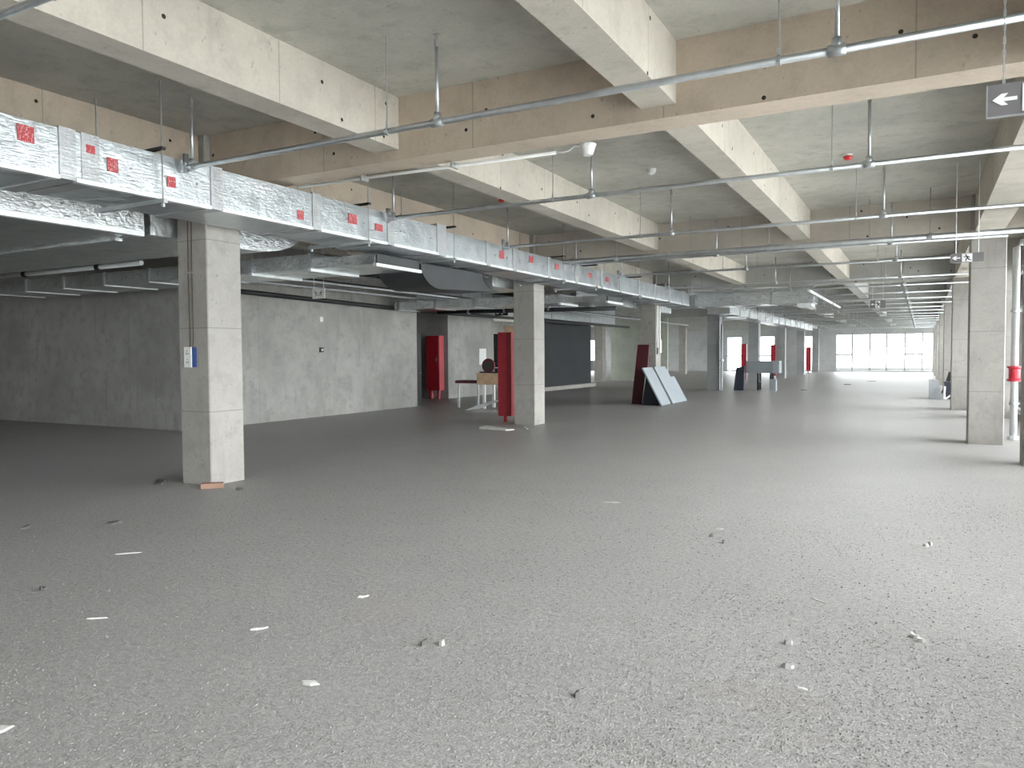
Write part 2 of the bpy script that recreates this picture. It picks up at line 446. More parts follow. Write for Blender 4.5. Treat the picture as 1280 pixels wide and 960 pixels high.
for k in range(20):
    MB().box((XW - .14, LW0 + 2 * k - .04, .57), (XW - .06, LW0 + 2 * k + .04, 3.13)).build('mullion', 'frame', lw)
    MB().box((XW - .104, LW0 + 2 * k + .03, .55), (XW - .096, LW0 + 2 * k + 1.97, 3.15)).build('pane', 'glass', lw)
n = 6
for i in range(0, len(edges), 2):
    if edges[i + 1] - edges[i] > .5:
        window_x(n, edges[i], edges[i + 1], 'side window wall, %s bay counted from the rear wall' % ORD[i // 2]); n += 1
m = MB().box((XF - .12, Y0, 0), (XF + .15, YB, ZS)); m.box((XF - .12, YB, 0), (XF + .15, Y1, .12)); m.box((XF - .12, YB, 3.40), (XF + .15, Y1, ZS))
struct(m.build('wall_window_side', 'column'), 'concrete sill and spandrel framing the side windows')
for k, y in enumerate(PIER_Y):
    p = MB().cbox((8.70, y, 0), (XF - .13, y + .38, ZS - .001)).build('facade_pier', 'column')
    tag(rebase(p, (9.1, y + .19, 0)), 'grey concrete facade pier standing proud of the side windows, %s from the rear wall' % ORD[k], 'pier', 'facade piers')

# ------------------------------------------------------------------ columns
def column(x, y, label, group, mat='column'):
    h = W / 2
    o = MB().cbox((x - h, y - h, 0), (x + h, y + h, ZS - .001), .012).build('concrete_column', mat)
    tag(rebase(o, (x, y, 0)), label, 'column', group)
    return o
cl = ['square concrete column with white socket box and two cables',
      'square concrete column beside the tall bright red cabinet',
      'concrete column with pale boards and maroon panel leaning on it',
      'concrete column with a white bent pipe down its edge',
      'concrete column beside the grey box on trestles',
      'concrete column in the duct row, sixth from the socket box column',
      'concrete column in the duct row, seventh from the socket box column',
      'concrete column in the duct row closest to the end wall']
for j in range(8): column(0, D * j, cl[j], 'columns of the duct row', 'column' if j < 3 else 'column_far_shade')
rl = ['concrete column beside the white pipe with red coupling', 'concrete column of the window row beside the heap of sacks']
for j in range(1, 8):
    column(RX, D * j, rl[j - 1] if j < 3 else 'concrete column of the window row, %s from the one with coupled pipe' % ORD[j - 1], 'columns of the window row')
column(-8.4, 4 * D, 'slim-looking concrete column between dark wall and green partition', 'columns of the inner row')
column(-8.4, 6 * D, 'distant concrete column with bright edge in the inner aisle', 'columns of the inner row')

# ------------------------------------------------------------------ beams
for j in range(-1, 8):
    y = D * j
    m = MB()
    xl = XC if j == 1 else (-14 if j < 1 else -12)
    cuts = ([0, RX] if j > 0 else [0]) if j >= 0 else []
    if j in (4, 6): cuts = [-8.4] + cuts
    x = xl
    for c_ in cuts:
        m.box((x, y - BT / 2, ZT), (c_ - W / 2, y + BT / 2, ZS - .0005)); x = c_ + W / 2
    m.box((x, y - BT / 2, ZT), (XF - .12, y + BT / 2, ZS - .0005))
    o = m.build('cross_beam', 'beam_warm' if j < 1 else ('beam_grey' if j < 2 else 'joist_far_shade'))
    lab = 'tan concrete cross beam with white conduit under its edge' if j == 0 else (
        'concrete cross beam overhead behind the viewpoint' if j < 0 else 'concrete cross beam, %s beyond the one carrying the white conduit' % ORD[j - 1])
    tag(rebase(o, (0, y, ZT)), lab, 'beam', 'cross beams')
bayname = lambda k: 'short of the conduit beam' if k == -1 else ('in the %s bay beyond the conduit beam' % ORD[k])
lines = {0: ('deep concrete beam over the duct row columns', ZT), 1: ('cream concrete joist nearer the foil duct', ZL),
         2: ('cream concrete joist nearer the side windows', ZL), 3: ('concrete edge beam over the window row columns', ZT),
         -1: ('concrete joist behind the foil duct', ZL)}
for i, (nm, zb) in lines.items():
    for k in range(-1, 8):
        if i == -1 and k > 2: continue
        e_ = W / 2 if i in (0, 3) else BT / 2
        ya, yb = D * k + e_, min(D * (k + 1) - e_, Y1)
        x = {0: 0, 1: S, 2: 2 * S, 3: RX, -1: -S}[i]
        if i == 3: xh = .2
        else: xh = BL / 2
        o = MB().box((x - xh, ya, zb), (x + xh, yb, ZS - .0005)).build('joist', ('beam_warm' if i == 0 and k < 1 else ('joist' if k < 2 else 'joist_far_shade')))
        tag(rebase(o, (x, (ya + yb) / 2, zb)), nm + ' ' + bayname(k), 'beam', 'lengthwise beams')

# ------------------------------------------------------------------ foil ducts
def foil_face(m, o, u, v, nrm, lu, lv, seed, amp=.007, step=.07, pins=True):
    nu, nv = max(2, int(lu / step)), max(2, int(lv / step))
    i0 = len(m.v)
    pp = []
    if pins:
        ku, kv = max(1, round(lu / .36)), max(1, round(lv / .3))
        pp = [((a + .5) * lu / ku, (b_ + .5) * lv / kv) for a in range(ku) for b_ in range(kv)]
    for a in range(nu + 1):
        for b_ in range(nv + 1):
            pu, pv = lu * a / nu, lv * b_ / nv
            e = min(1, 6 * min(a / nu, 1 - a / nu, b_ / nv, 1 - b_ / nv) + (0))
            p = o + u * pu + v * pv
            d = amp * noise.noise(p * 7 + Vector((seed, 0, 0))) + .5 * amp * noise.noise(p * 19 + Vector((0, seed, 0)))
            for qu, qv in pp:
                d -= .012 * math.exp(-((pu - qu) ** 2 + (pv - qv) ** 2) / .0022)
            m.v.append(tuple(p + nrm * (d * e)))
    for a in range(nu):
        for b_ in range(nv):
            q = i0 + a * (nv + 1) + b_
            m.f.append((q, q + nv + 1, q + nv + 2, q + 1))

def foil_box(name, a, b, parent, mat='foil', seed=0, amp=.007, step=.07):
    a, b = Vector(a), Vector(b); L = b - a
    ex, ey, ez = Vector((1, 0, 0)), Vector((0, 1, 0)), Vector((0, 0, 1))
    m = MB()
    foil_face(m, a, ex, ey, -ez, L.x, L.y, seed, amp, step * 1.4)
    foil_face(m, a + ez * L.z, ex, ey, ez, L.x, L.y, seed + 1, 0, .5, False)
    foil_face(m, a, ex, ez, -ey, L.x, L.z, seed + 2, amp, step)
    foil_face(m, a + ey * L.y, ex, ez, ey, L.x, L.z, seed + 3, amp, step)
    foil_face(m, a, ey, ez, -ex, L.y, L.z, seed + 4, amp, step * 1.5)
    foil_face(m, a + ex * L.x, ey, ez, ex, L.y, L.z, seed + 5, amp, step)
    if step <= .1:
        pm = MB(); ku, kv = max(1, round(L.y / .36)), max(1, round(L.z / .3))
        for i_ in range(ku):
            for j_ in range(kv):
                c_ = a + Vector((L.x, (i_ + .5) * L.y / ku, (j_ + .5) * L.z / kv))
                pm.tube([c_ + ex * -.01, c_ + ex * .004], .014, 6)
        ku = max(1, round(L.x / .36))
        for i_ in range(ku):
            for j_ in range(kv):
                c_ = a + Vector(((i_ + .5) * L.x / ku, 0, (j_ + .5) * L.z / kv))
                pm.tube([c_ + ey * .01, c_ - ey * .004], .014, 6)
        pm.build('insulation_pins', 'rod', parent)['kind'] = 'stuff'
    o = m.build(name, mat, parent)
    o.data.polygons.foreach_set('use_smooth', [True] * len(o.data.polygons))
    return o
def ring_y(m, x0, x1, z0, z1, y0, y1, g):
    """collar around a duct that runs along Y"""
    m.box((x0 - g, y0, z0 - g), (x1 + g, y1, z0)); m.box((x0 - g, y0, z1), (x1 + g, y1, z1 + g))
    m.box((x0 - g, y0, z0), (x0, y1, z1)); m.box((x1, y0, z0), (x1 + g, y1, z1)); return m
def ring_x(m, y0, y1, z0, z1, x0, x1, g):
    m.box((x0, y0 - g, z0 - g), (x1, y1 + g, z0)); m.box((x0, y0 - g, z1), (x1, y1 + g, z1 + g))
    m.box((x0, y0 - g, z0), (x1, y0, z1)); m.box((x0, y1, z0), (x1, y1 + g, z1)); return m

# main duct beside the column row
DX0, DX1, DZ0, DZ1 = .42, 1.27, 2.99, 3.385
md = thing('foil_duct', 'long foil-wrapped main air duct with red stickers beside the column row', 'air duct', (.85, 6, DZ0))
joints = [-4.2, -2.48, -.97, .46, 1.86, 3.06, 4.53, 5.45, 6.85, 8.15, 9.55, 10.75, 12.1, 13.4, 14.7, 16.0, 16.85]
for k, (a, b_) in enumerate(zip(joints, joints[1:])):
    x1, z1 = (DX1, DZ1) if k < 5 else (DX1 - .05, DZ1 - .03)
    foil_box('duct_section', (DX0, a + .05, DZ0), (x1, b_ - .05, z1), md, 'foil' if k % 3 != 2 else 'foil', 10 * k)
    mm = ring_y(MB(), DX0 + .012, x1 - .012, DZ0 + .012, z1 - .012, a - .07, a + .07, .026)
    mm.build('joint_tape', 'foil_tape', md)
    MB().box((x1 - .05, a + .07, DZ0 - .022), (x1 + .016, b_ - .07, DZ0 + .012)).build('edge_lip', 'foil_lip', md)
mm = MB().box((DX0 + .02, -2.36, DZ0 - .01), (DX1 + .008, -2.2, DZ1 + .012)); mm.build('joint_tape', 'foil_tape', md)
mm = MB().box((DX0 + .02, 2.96, DZ0 - .02), (DX1 + .012, 3.2, DZ1 + .04)); mm.build('joint_tape', 'foil_tape', md)
for (y, z, sy, sz) in ((-2.81, 3.27, .13, .13), (-2.28, 3.27, .08, .07), (-2.08, 3.18, .10, .12), (-1.49, 3.15, .09, .10), (.2, 3.11, .10, .10), (1.1, 3.2, .16, .12), (1.62, 3.17, .15, .09),
                       (4.99, 3.2, .17, .13), (6.1, 3.24, .16, .12), (7.2, 3.22, .16, .11), (8.9, 3.2, .16, .11), (9.9, 3.2, .16, .11)):
    x = DX1 if y < 3.06 else DX1 - .05
    MB().box((x + .002, y - sy / 2, z - sz / 2), (x + .009, y + sy / 2, z + sz / 2)).build('sticker', 'sticker', md)
# cross branch at the far end of the main duct
br = thing('foil_duct', 'thick foil-wrapped branch duct crossing below the beams beyond the main duct', 'air duct', (2.8, 17.3, 2.95))
xs = [.42, 1.4, 2.5, 3.6, 4.72]
for k, (a, b_) in enumerate(zip(xs, xs[1:])):
    foil_box('duct_section', (a + .03, 16.98, 2.95), (b_ - .03, 17.9, 3.42), br, 'foil_crumpled', 200 + k, .012)
    ring_x(MB(), 17.0, 17.88, 2.97, 3.40, b_ - .04, b_ + .04, .03).build('joint_tape', 'foil_tape', br)
MB().box((4.3, 17.1, 2.86), (4.7, 17.8, 2.95)).build('outlet_collar', 'foil_lip', br)
# far duct
fd = thing('foil_duct', 'foil-wrapped duct running on along the far columns', 'air duct', (.9, 34, 3.0))
ys = [22.2 + 1.85 * k for k in range(14)]
for k, (a, b_) in enumerate(zip(ys, ys[1:])):
    foil_box('duct_section', (.42, a + .04, 2.98), (1.25, b_ - .04, 3.36), fd, 'foil_crumpled', 300 + k, .012, .1)
    ring_y(MB(), .43, 1.24, 2.99, 3.35, b_ - .05, b_ + .05, .03).build('joint_tape', 'foil_tape', fd)

# crossing ducts that pass below the main duct, one in each of the first bays
def cross_duct(y0, y1, x0, x1, z0, z1, label, seed, first):
    o = thing('cross_duct', label, 'air duct', ((x0 + x1) / 2, (y0 + y1) / 2, z0))
    xs = [x1]
    while xs[-1] - 1.22 > x0: xs.append(xs[-1] - 1.22)
    xs.append(x0)
    for k, (b_, a) in enumerate(zip(xs, xs[1:])):
        zt = z1 if k == 0 else z1 + .07
        foil_box('duct_section', (a + .02, y0, z0), (b_ - .02, y1, zt), o, 'foil_crumpled', seed + 7 * k, .010)
        if k: ring_x(MB(), y0 + .01, y1 - .01, z0 + .01, zt - .01, b_ - .05, b_ + .005, .022).build('flange', 'foil_tape', o)
        if b_ > -2.2: MB().box((b_ - .03, y0 - .02, z0 - .035), (b_ + .03, y1 + .02, z0 + .01)).build('bottom_lip', 'foil_lip', o)
    MB().box((x1 - .018, y0 + .02, z0 + .012), (x1 + .012, y1 - .02, z1 - .005)).build('end_cap', 'dark_sheet', o)
    return o
cross_duct(2.24, 3.30, -9.6, .72, 2.80, 2.95, 'foil cross duct with bright flanges nearest the stained core wall corner', 400, True)
cross_duct(10.6, 11.6, -5.3, .95, 2.76, 2.90, 'foil cross duct with bright flange beyond the red cabinet column', 500, False)
# wide plenum duct on the inner side of the first column
pl = thing('plenum_duct', 'wide low foil-edged plenum duct on the inner side of the socket box column', 'air duct', (-3.4, -1.2, 2.92))
foil_box('duct_section', (-7.6, -3.6, 2.92), (-.36, -.60, 3.30), pl, 'foil_crumpled', 600, .012, .09)
foil_box('duct_section', (-7.6, -.52, 2.92), (-.36, .90, 3.30), pl, 'foil_crumpled', 610, .012, .09)
MB().box((-7.6, -.60, 2.885), (-.9, -.50, 2.93)).build('seam_bar', 'foil_crumpled', pl)
MB().box((-.40, -3.6, 2.885), (-.33, -.62, 2.94)).build('edge_lip', 'foil_lip', pl)
def curved(name, prof, axis, a, b, mat, parent, th=.0):
    """extrude a curved profile strip (list of 2-D points closed) along an axis"""
    if axis == 'x': ring = [(a, p, q) for p, q in prof]; d = (b - a, 0, 0)
    else: ring = [(p, a, q) for p, q in prof]; d = (0, b - a, 0)
    return MB().prism(ring, d).build(name, mat, parent)
arc = [(1.0 + .95 * math.sin(t_), 2.92 + .38 * (1 - math.cos(t_)) * 1.0) for t_ in [math.pi / 2 * k / 8 for k in range(9)]]
curved('curved_end', [(.90, 2.92)] + arc + [(1.95, 3.30), (.90, 3.30)], 'x', -1.7, -.36, 'foil_crumpled', pl)
# curved shoe from the main duct down to the lower return duct
rd = thing('return_duct', 'dark sheet metal duct with curved shoe dropping under the main duct', 'air duct', (-.6, 9, 2.72))
lc = [(3.5 + .55 * (1 - math.cos(q)), 2.955 - .375 * math.sin(q)) for q in [math.pi / 2 * k / 8 for k in range(9)]]
rc = [(5.4 + .55 * (1 - math.cos(q)), 2.955 - .28 * math.sin(q)) for q in [math.pi / 2 * k / 8 for k in range(9)]]
curved('curved_shoe', lc + list(reversed(rc)), 'x', -.25, .60, 'dark_sheet', rd)
for q_, cv_ in ((0, lc), (1, rc)):
    MB().tube([(.605, p, z) for p, z in cv_], .008, 6).build('rim_bead', 'dark_sheet', rd)
for k in range(6):
    a = 7.4 + 1.9 * k if k < 1 else 11.75 + 1.7 * (k - 1)
    foil_box('duct_section', (-1.35, a, 2.93), (-.34, a + 1.6, 3.22), rd, 'foil_crumpled', 720 + k, .010, .09)

# trapeze hangers under the main duct
def hanger(y, first=None):
    h = thing('duct_hanger', 'zinc trapeze hanger with two rods around the foil main duct', 'duct hanger', (.85, y, DZ0 - .09), 'main duct hangers')
    for x in (DX0 - .06, DX1 + .05):
        MB().tube([(x, y, DZ0 - .08), (x, y, ZS)], .008, 6).build('threaded_rod', 'rod', h)
        MB().tube([(x, y, DZ0 - .10), (x, y, DZ0 - .07)], .018, 6).build('nut', 'galv', h)
    MB().box((DX0 - .1, y - .02, DZ0 - .066), (DX1 + .09, y + .02, DZ0 - .026)).build('channel', 'galv', h)
    MB().box((DX1 - .34, y - .022, DZ1 + .03), (DX1 + .08, y + .022, DZ1 + .055)).build('angle_iron', 'darkmetal', h)
    return h
h0 = hanger(-1.62); hn = 0; h0['label'] = 'zinc trapeze hanger around the main duct, short of the socket box column'
for y in (1.35, 3.35, 7.3, 9.0, 11.9, 14.3):
    hc = copy_tree(h0, (0, y + 1.62, 0)); hn += 1
    hc['label'] = 'zinc trapeze hanger around the foil main duct, %s beyond the socket box column' % ORD[hn - 1]

# ------------------------------------------------------------------ sprinkler pipes
def sprinkler(y, z, x0, x1, r, label):
    o = thing('sprinkler_pipe', label, 'pipe', (x0, y, z), 'sprinkler pipes')
    MB().tube([(x0, y, z), (x1, y, z)], r, 10).build('pipe', 'galv', o, True)
    for x in (1.42, 4.2, 7.05):
        if x < x0: continue
        t_ = MB().tube([(x - .05, y, z), (x + .05, y, z)], r * 1.45, 10).tube([(x, y, z), (x, y, z + .07)], r * 1.3, 10).build('tee_fitting', 'galv', o, True)
        s_ = MB().tube([(x, y, z + .05), (x, y, ZS - .16)], .014, 8).build('sprig_pipe', 'galv', o, True)
        MB().tube([(x, y, ZS - .17), (x, y, ZS - .12), (x, y, ZS - .115), (x, y, ZS - .09), (x, y, ZS - .085), (x, y, ZS - .08)], [.019, .019, .009, .009, .026, .026], 8).build('sprinkler_head', 'rod', s_)
    for x in (3.72, 6.72):
        g_ = MB().tube([(x, y, z + r), (x, y, ZS)], .006, 6).build('hanger_rod', 'rod', o)
        MB().tube([(x - .012, y, z), (x + .012, y, z)], r * 1.3, 10).tube([(x, y, z + r), (x, y, z + r + .05)], .012, 6).build('pipe_clamp', 'galv', g_)
    MB().tube([(x0 - .01, y, z - .05), (x0 - .01, y, z + .13)], r * 1.15, 10).build('end_elbow', 'galv', o, True)
    return o
ZP = 3.30
p0 = sprinkler(-1.37, ZP, 1.34, 8.66, .024, 'grey sprinkler pipe running short of the conduit beam')
py = [1.74, 4.85, 7.68, 10.3, 14.0, 16.4, 19.2, 22.0, 24.8, 27.6, 30.4, 33.2, 36.0, 38.8, 41.6, 44.4, 47.2, 50.0, 53.0, 56.0]
for k, y in enumerate(py):
    c_ = copy_tree(p0, (0, y + 1.37, 0))
    c_['label'] = 'grey sprinkler pipe, %s one beyond the conduit beam' % ORD[k]
c_ = copy_tree(p0, (0, -2.66, 0)); c_['label'] = 'grey sprinkler pipe two before the conduit beam, passing the lengthwise joist'
# thicker header pipe beside the second cross beam
hp = thing('header_pipe', 'thicker galvanised header pipe just short of the second cross beam', 'pipe', (1.3, 7.2, 3.3))
MB().tube([(1.36, 7.2, 3.3), (9.2, 7.2, 3.3)], .042, 12).build('pipe', 'galv', hp, True)
for x in (2.45, 5.2, 7.6):
    g_ = MB().tube([(x, 7.2, 3.34), (x, 7.2, ZS)], .008, 6).build('hanger_rod', 'rod', hp)
    MB().tube([(x - .03, 7.2, 3.3), (x + .03, 7.2, 3.3)], .055, 12).build('pipe_clamp', 'galv', g_)
lp = thing('sprinkler_pipe', 'short white pipe leaving the end of the branch duct lengthwise', 'pipe', (4.8, 16.5, 3.3))
MB().tube([(4.8, 15.6, 3.2), (4.8, 24.4, 3.2)], .04, 10).build('pipe', 'whitepaint', lp, True)
for y in (18.5, 21.6): MB().tube([(4.8, y - .06, 3.2), (4.8, y + .06, 3.2)], .06, 10).build('coupling', 'galv', lp)
for y in (16.2, 23.4): MB().tube([(4.8, y, 3.23), (4.8, y, ZS)], .01, 6).build('hanger_rod', 'rod', lp)

# black pipes and white pipe along the core wall
bp = thing('drain_pipe', 'thin black drain pipe running along the top of the core wall', 'pipe', (XC + .2, 8, 2.9))
MB().tube([(XC + .22, YC - .2, 2.93), (XC + .22, 12.6, 2.80), (XC + .22, 30, 2.86)], .055, 10).build('pipe', 'black', bp, True)
for y in (6, 9, 13, 17, 21, 25):
    MB().tube([(XC + .22, y, 2.9), (XC + .22, y, ZS)], .012, 6).build('hanger_rod', 'rod', bp)
wp = thing('water_pipe', 'white pipe with dark couplings running across in front of the core wall', 'pipe', (-5, 1.5, 3.0))
MB().tube([(-8.5, 1.55, 3.0), (-3.4, 1.55, 3.0)], .04, 10).build('pipe', 'whitepaint', wp, True)
for x in (-6.6, -4.5): MB().tube([(x - .05, 1.55, 3.0), (x + .05, 1.55, 3.0)], .056, 10).build('coupling', 'black', wp)
for x in (-7.5, -3.6): MB().tube([(x, 1.55, 3.03), (x, 1.55, ZS)], .01, 6).build('hanger_rod', 'rod', wp)
for k, (x, z, r, mt, y0, y1) in enumerate(((-4.6, 3.05, .03, 'galv', 3.6, 24), (-3.9, 3.1, .05, 'darkmetal', 3.6, 26), (-3.25, 3.0, .03, 'galv', 3.6, 33))):
    o = thing('service_pipe', ['slim grey service pipe hung nearest the core wall', 'dark service pipe hung beside the slim grey one', 'slim grey service pipe hung behind the return duct'][k], 'pipe', (x, y0, z))
    MB().tube([(x, y0, z), (x, y1, z)], r, 8).build('pipe', mt, o, True)
    for y in (5, 8.6, 13, 17, 21): MB().tube([(x, y, z), (x, y, ZS)], .012, 6).build('hanger_rod', 'rod', o)

xp = thing('drain_pipe', 'thick black drain pipe crossing the aisle beyond the core wall end', 'pipe', (-2, 12.75, 2.78))
MB().tube([(XC + .35, 12.75, 2.80), (.38, 12.75, 2.72)], .06, 10).build('pipe', 'black', xp, True)
for x in (-4.2, -3.0, -1.6):
    MB().tube([(x, 12.75, 2.80), (x, 12.75, ZS)], .012, 6).build('hanger_rod', 'rod', xp)
    MB().tube([(x - .03, 12.75, 2.78), (x + .03, 12.75, 2.78)], .075, 10).build('pipe_clamp', 'galv', xp)
ct = thing('cable_tray', 'dark ladder cable tray hung between core wall and return duct', 'cable tray', (-2.1, 8, 3.12))
for x in (-2.42, -1.85): MB().box((x, 3.7, 3.10), (x + .025, 12.2, 3.2)).build('side_rail', 'darkmetal', ct)
for k in range(28): MB().box((-2.40, 3.8 + .3 * k, 3.11), (-1.85, 3.84 + .3 * k, 3.13)).build('rung', 'darkmetal', ct)
for y in (4.6, 7.4, 10.3):
    for x in (-2.44, -1.81): MB().tube([(x, y, 3.09), (x, y, ZS)], .008, 6).build('hanger_rod', 'rod', ct)
# vertical pipe with red coupling by the window column
vp = thing('riser_pipe', 'white vertical riser pipe with red coupling by the side window', 'pipe', (8.91, 9.2, 0))
MB().tube([(8.91, 9.2, 0), (8.91, 9.2, 3.28), (8.97, 9.2, 3.36), (9.25, 9.2, 3.38)], .056, 14).build('pipe', 'whitepaint', vp, True)
MB().tube([(8.91, 9.2, 1.0), (8.91, 9.2, 1.03), (8.91, 9.2, 1.05), (8.91, 9.2, 1.21), (8.91, 9.2, 1.23), (8.91, 9.2, 1.26)], [.11, .11, .085, .085, .11, .11], 14).build('coupling', 'red', vp)
for z in (.62, 2.2): MB().tube([(8.91, 9.2, z - .02), (8.91, 9.2, z + .02)], .07, 12).box((8.91, 9.18, z - .015), (9.45, 9.22, z + .015)).build('bracket', 'galv', vp)
MB().tube([(8.91, 9.2, 0), (8.91, 9.2, .06)], .085, 12).build('floor_collar', 'whitepaint', vp)

# ------------------------------------------------------------------ conduit, detectors
cn = thing('conduit', 'white plastic conduit clipped under the edge of the tan cross beam', 'conduit', (1.3, .2, 3.42))
MB().tube([(1.3, .14, 3.41), (4.45, .26, 3.41)], .017, 8).build('tube', 'white', cn, True)
MB().tube([(4.45, .26, 3.41), (4.52, .265, 3.405), (4.58, .27, 3.415), (4.64, .27, 3.45), (4.70, .27, 3.44)], .009, 6).build('flex_cable', 'white', cn, True)
for x in (2.2, 3.35): MB().box((x - .012, .14, 3.385), (x + .012, .26, 3.44)).build('clip', 'galv', cn)
dm = thing('ceiling_speaker', 'white round cone-shaped device at the end of the white conduit', 'ceiling speaker', (4.77, .27, 3.35))
MB().tube([(4.77, .27, 3.44), (4.77, .27, 3.425), (4.77, .27, 3.36), (4.77, .27, 3.345)], [.072, .072, .05, .042], 20).build('housing', 'white', dm, True)
MB().tube([(4.77, .27, 3.445), (4.77, .27, 3.438)], .08, 20).build('rim', 'white', dm)
def detector(x, y, label, mat):
    o = thing('smoke_detector', label, 'smoke detector', (x, y, ZS))
    MB().tube([(x, y, ZS), (x, y, ZS - .03)], .062, 18).build('base_ring', 'white', o)
    MB().tube([(x, y, ZS - .028), (x, y, ZS - .05), (x, y, ZS - .07), (x, y, ZS - .078)], [.058, .055, .038, .015], 18).build('sensor_cap', mat, o, True)
detector(6.65, 4.37, 'red capped detector on the slab between the two joists nearer the windows', 'redbright')
detector(4.21, 3.88, 'white wrapped smoke detector on the slab beyond the conduit beam', 'white')
detector(1.5, 4.5, 'dark red capped detector on the slab beside the foil duct', 'redbright')

# ------------------------------------------------------------------ exit signs
def arrow(x, y, z, k, d=-.004):
    pts = [(-.5, 0), (-.13, .27), (.13, .27), (-.05, .08), (.5, .08), (.5, -.08), (-.05, -.08), (.13, -.27), (-.13, -.27)]
    return MB().prism([(x + p * k, y, z + q * k) for p, q in pts], (0, d, 0))
def runner(x, y, z, k, mirror=1):
    m = MB(); d = (0, -.003, 0)
    def limb(a, b_, t_):
        a, b_ = Vector(a), Vector(b_); n_ = (b_ - a).orthogonal().normalized() * t_ / 2
        m.prism([(x + mirror * p.x * k, y, z + p.y * k) for p in (a + n_, b_ + n_, b_ - n_, a - n_)], d)
    m.prism([(x + mirror * (-.10 + .09 * math.cos(q * math.pi / 5)) * k, y, z + (.33 + .09 * math.sin(q * math.pi / 5)) * k) for q in range(10)], d)
    for a, b_, t_ in (((-.04, .22), (.08, -.05), .17), ((-.05, .2), (-.26, .08), .08), ((-.26, .08), (-.34, .18), .07), ((.0, .2), (.22, .12), .08), ((.22, .12), (.26, -.02), .07),
                      ((.06, -.03), (-.12, -.2), .11), ((-.12, -.2), (-.10, -.42), .09), ((.08, -.03), (.22, -.22), .11), ((.22, -.22), (.42, -.26), .09)):
        limb(Vector(a), Vector(b_), t_)
    return m
def exit_sign(x0, y, z0, w_, h_, label, hang, top, face=-1):
    o = thing('exit_sign', label, 'exit sign', (x0 + w_ / 2, y, z0))
    MB().box((x0, y - .008, z0), (x0 + w_, y + .008, z0 + h_)).build('panel', 'signgrey', o)
    m = MB(); e = .004
    m.box((x0 - e, y - .010, z0 - e), (x0 + w_ + e, y + .010, z0)).box((x0 - e, y - .010, z0), (x0, y + .010, z0 + h_))
    m.build('edge_strip', 'galv', o)
    arrow(x0 + w_ * .17, y - .008, z0 + h_ * .5, w_ * .25).build('arrow_mark', 'signwhite', o)
    MB().box((x0 + w_ * .345, y - .011, z0 + h_ * .07), (x0 + w_ * .655, y - .008, z0 + h_ * .93)).build('pictogram_field', 'signwhite', o)
    runner(x0 + w_ * .5, y - .011, z0 + h_ * .48, h_ * .9).build('running_figure', 'signdark', o)
    for x in (x0 + w_ * .16, x0 + w_ * .84):
        if hang == 'chain':
            m = MB(); z = z0 + h_; q = 0
            while z < top - .02:
                dx, dy = ((.004, 0), (0, .004))[q % 2]
                m.tube([(x - dx, y - dy, z), (x - dx, y - dy, z + .03)], .0014, 5).tube([(x + dx, y + dy, z), (x + dx, y + dy, z + .03)], .0014, 5)
                z += .026; q += 1
            m.tube([(x, y, z0 + h_), (x, y, top)], .0016, 5)
            m.build('chain', 'galv', o)
        else:
            MB().tube([(x, y, z0 + h_), (x, y, top)], .007, 6).build('hanger_rod', 'whitepaint', o)
    return o
exit_sign(7.735, -2.72, 2.435, .335, .125, 'grey arrow exit sign hanging on a chain', 'chain', ZS)
exit_sign(7.84, 5.62, 2.71, .385, .125, 'grey running-figure exit sign on white rods before the window column', 'rod', ZS)
exit_sign(6.10, 19.4, 2.86, .42, .24, 'small distant exit sign hung in the middle of the hall', 'rod', ZS)
ls = thing('exit_sign', 'white pictogram exit sign hung before the stained core wall', 'exit sign', (-3.0, 5.0, 2.62))
MB().box((-3.03, 4.99, 2.63), (-2.72, 5.01, 2.82)).build('panel', 'white', ls)
runner(-2.94, 4.99, 2.725, .14).build('running_figure', 'signgrey', ls)
runner(-2.81, 4.99, 2.725, .14, -1).build('running_figure', 'signgrey', ls)
for x in (-3.0, -2.75): MB().tube([(x, 5, 2.82), (x, 5, ZL - .002)], .007, 6).build('hanger_rod', 'whitepaint', ls)
ss = thing('exit_sign', 'small black arrow sign hung below the smooth downstand beam', 'exit sign', (-4.9, 15.9, 2.85))
MB().box((-5.1, 15.89, 2.82), (-4.62, 15.91, 2.98)).build('panel', 'signdark', ss)
arrow(-5.0, 15.89, 2.90, .12).build('arrow_mark', 'signwhite', ss)
runner(-4.84, 15.89, 2.90, .12).build('running_figure', 'signwhite', ss)
for x in (-5.05, -4.67): MB().tube([(x, 15.9, 2.98), (x, 15.9, ZS)], .008, 6).build('hanger_rod', 'rod', ss)

# ------------------------------------------------------------------ things on and by the columns
sb = thing('socket_box', 'white double socket in a blue box on the first duct-row column', 'socket box', (-.03, -.25, 1.39))
MB().box((-.105, -.285, 1.385), (.045, -.25, 1.615)).build('back_box', 'blue', sb)
MB().box((-.11, -.30, 1.38), (.008, -.285, 1.62)).build('face_plate', 'white', sb)
for z in (1.44, 1.54):
    m = MB()
    for dx in (-.07, -.04): m.box((dx - .004, -.303, z - .012), (dx + .004, -.2995, z + .012))
    m.box((-.059, -.303, z + .025), (-.051, -.2995, z + .04)); m.build('socket_slot', 'black', sb)
cb = thing('electric_cable', 'pair of thin brown cables rising from the socket box to the duct', 'cable', (-.02, -.26, 1.62))
MB().tube([(-.045, -.262, 1.62), (-.045, -.262, 1.75), (-.055, -.262, 2.4), (-.045, -.262, 3.4)], .006, 6).build('cable_strand', 'cord', cb)
MB().tube([(.0, -.262, 1.62), (.01, -.262, 1.74), (.005, -.262, 2.5), (.02, -.262, 3.4)], .006, 6).build('cable_strand', 'cord', cb)
MB().box((-.065, -.268, 2.48), (.02, -.25, 2.495)).build('cable_clip', 'galv', cb)
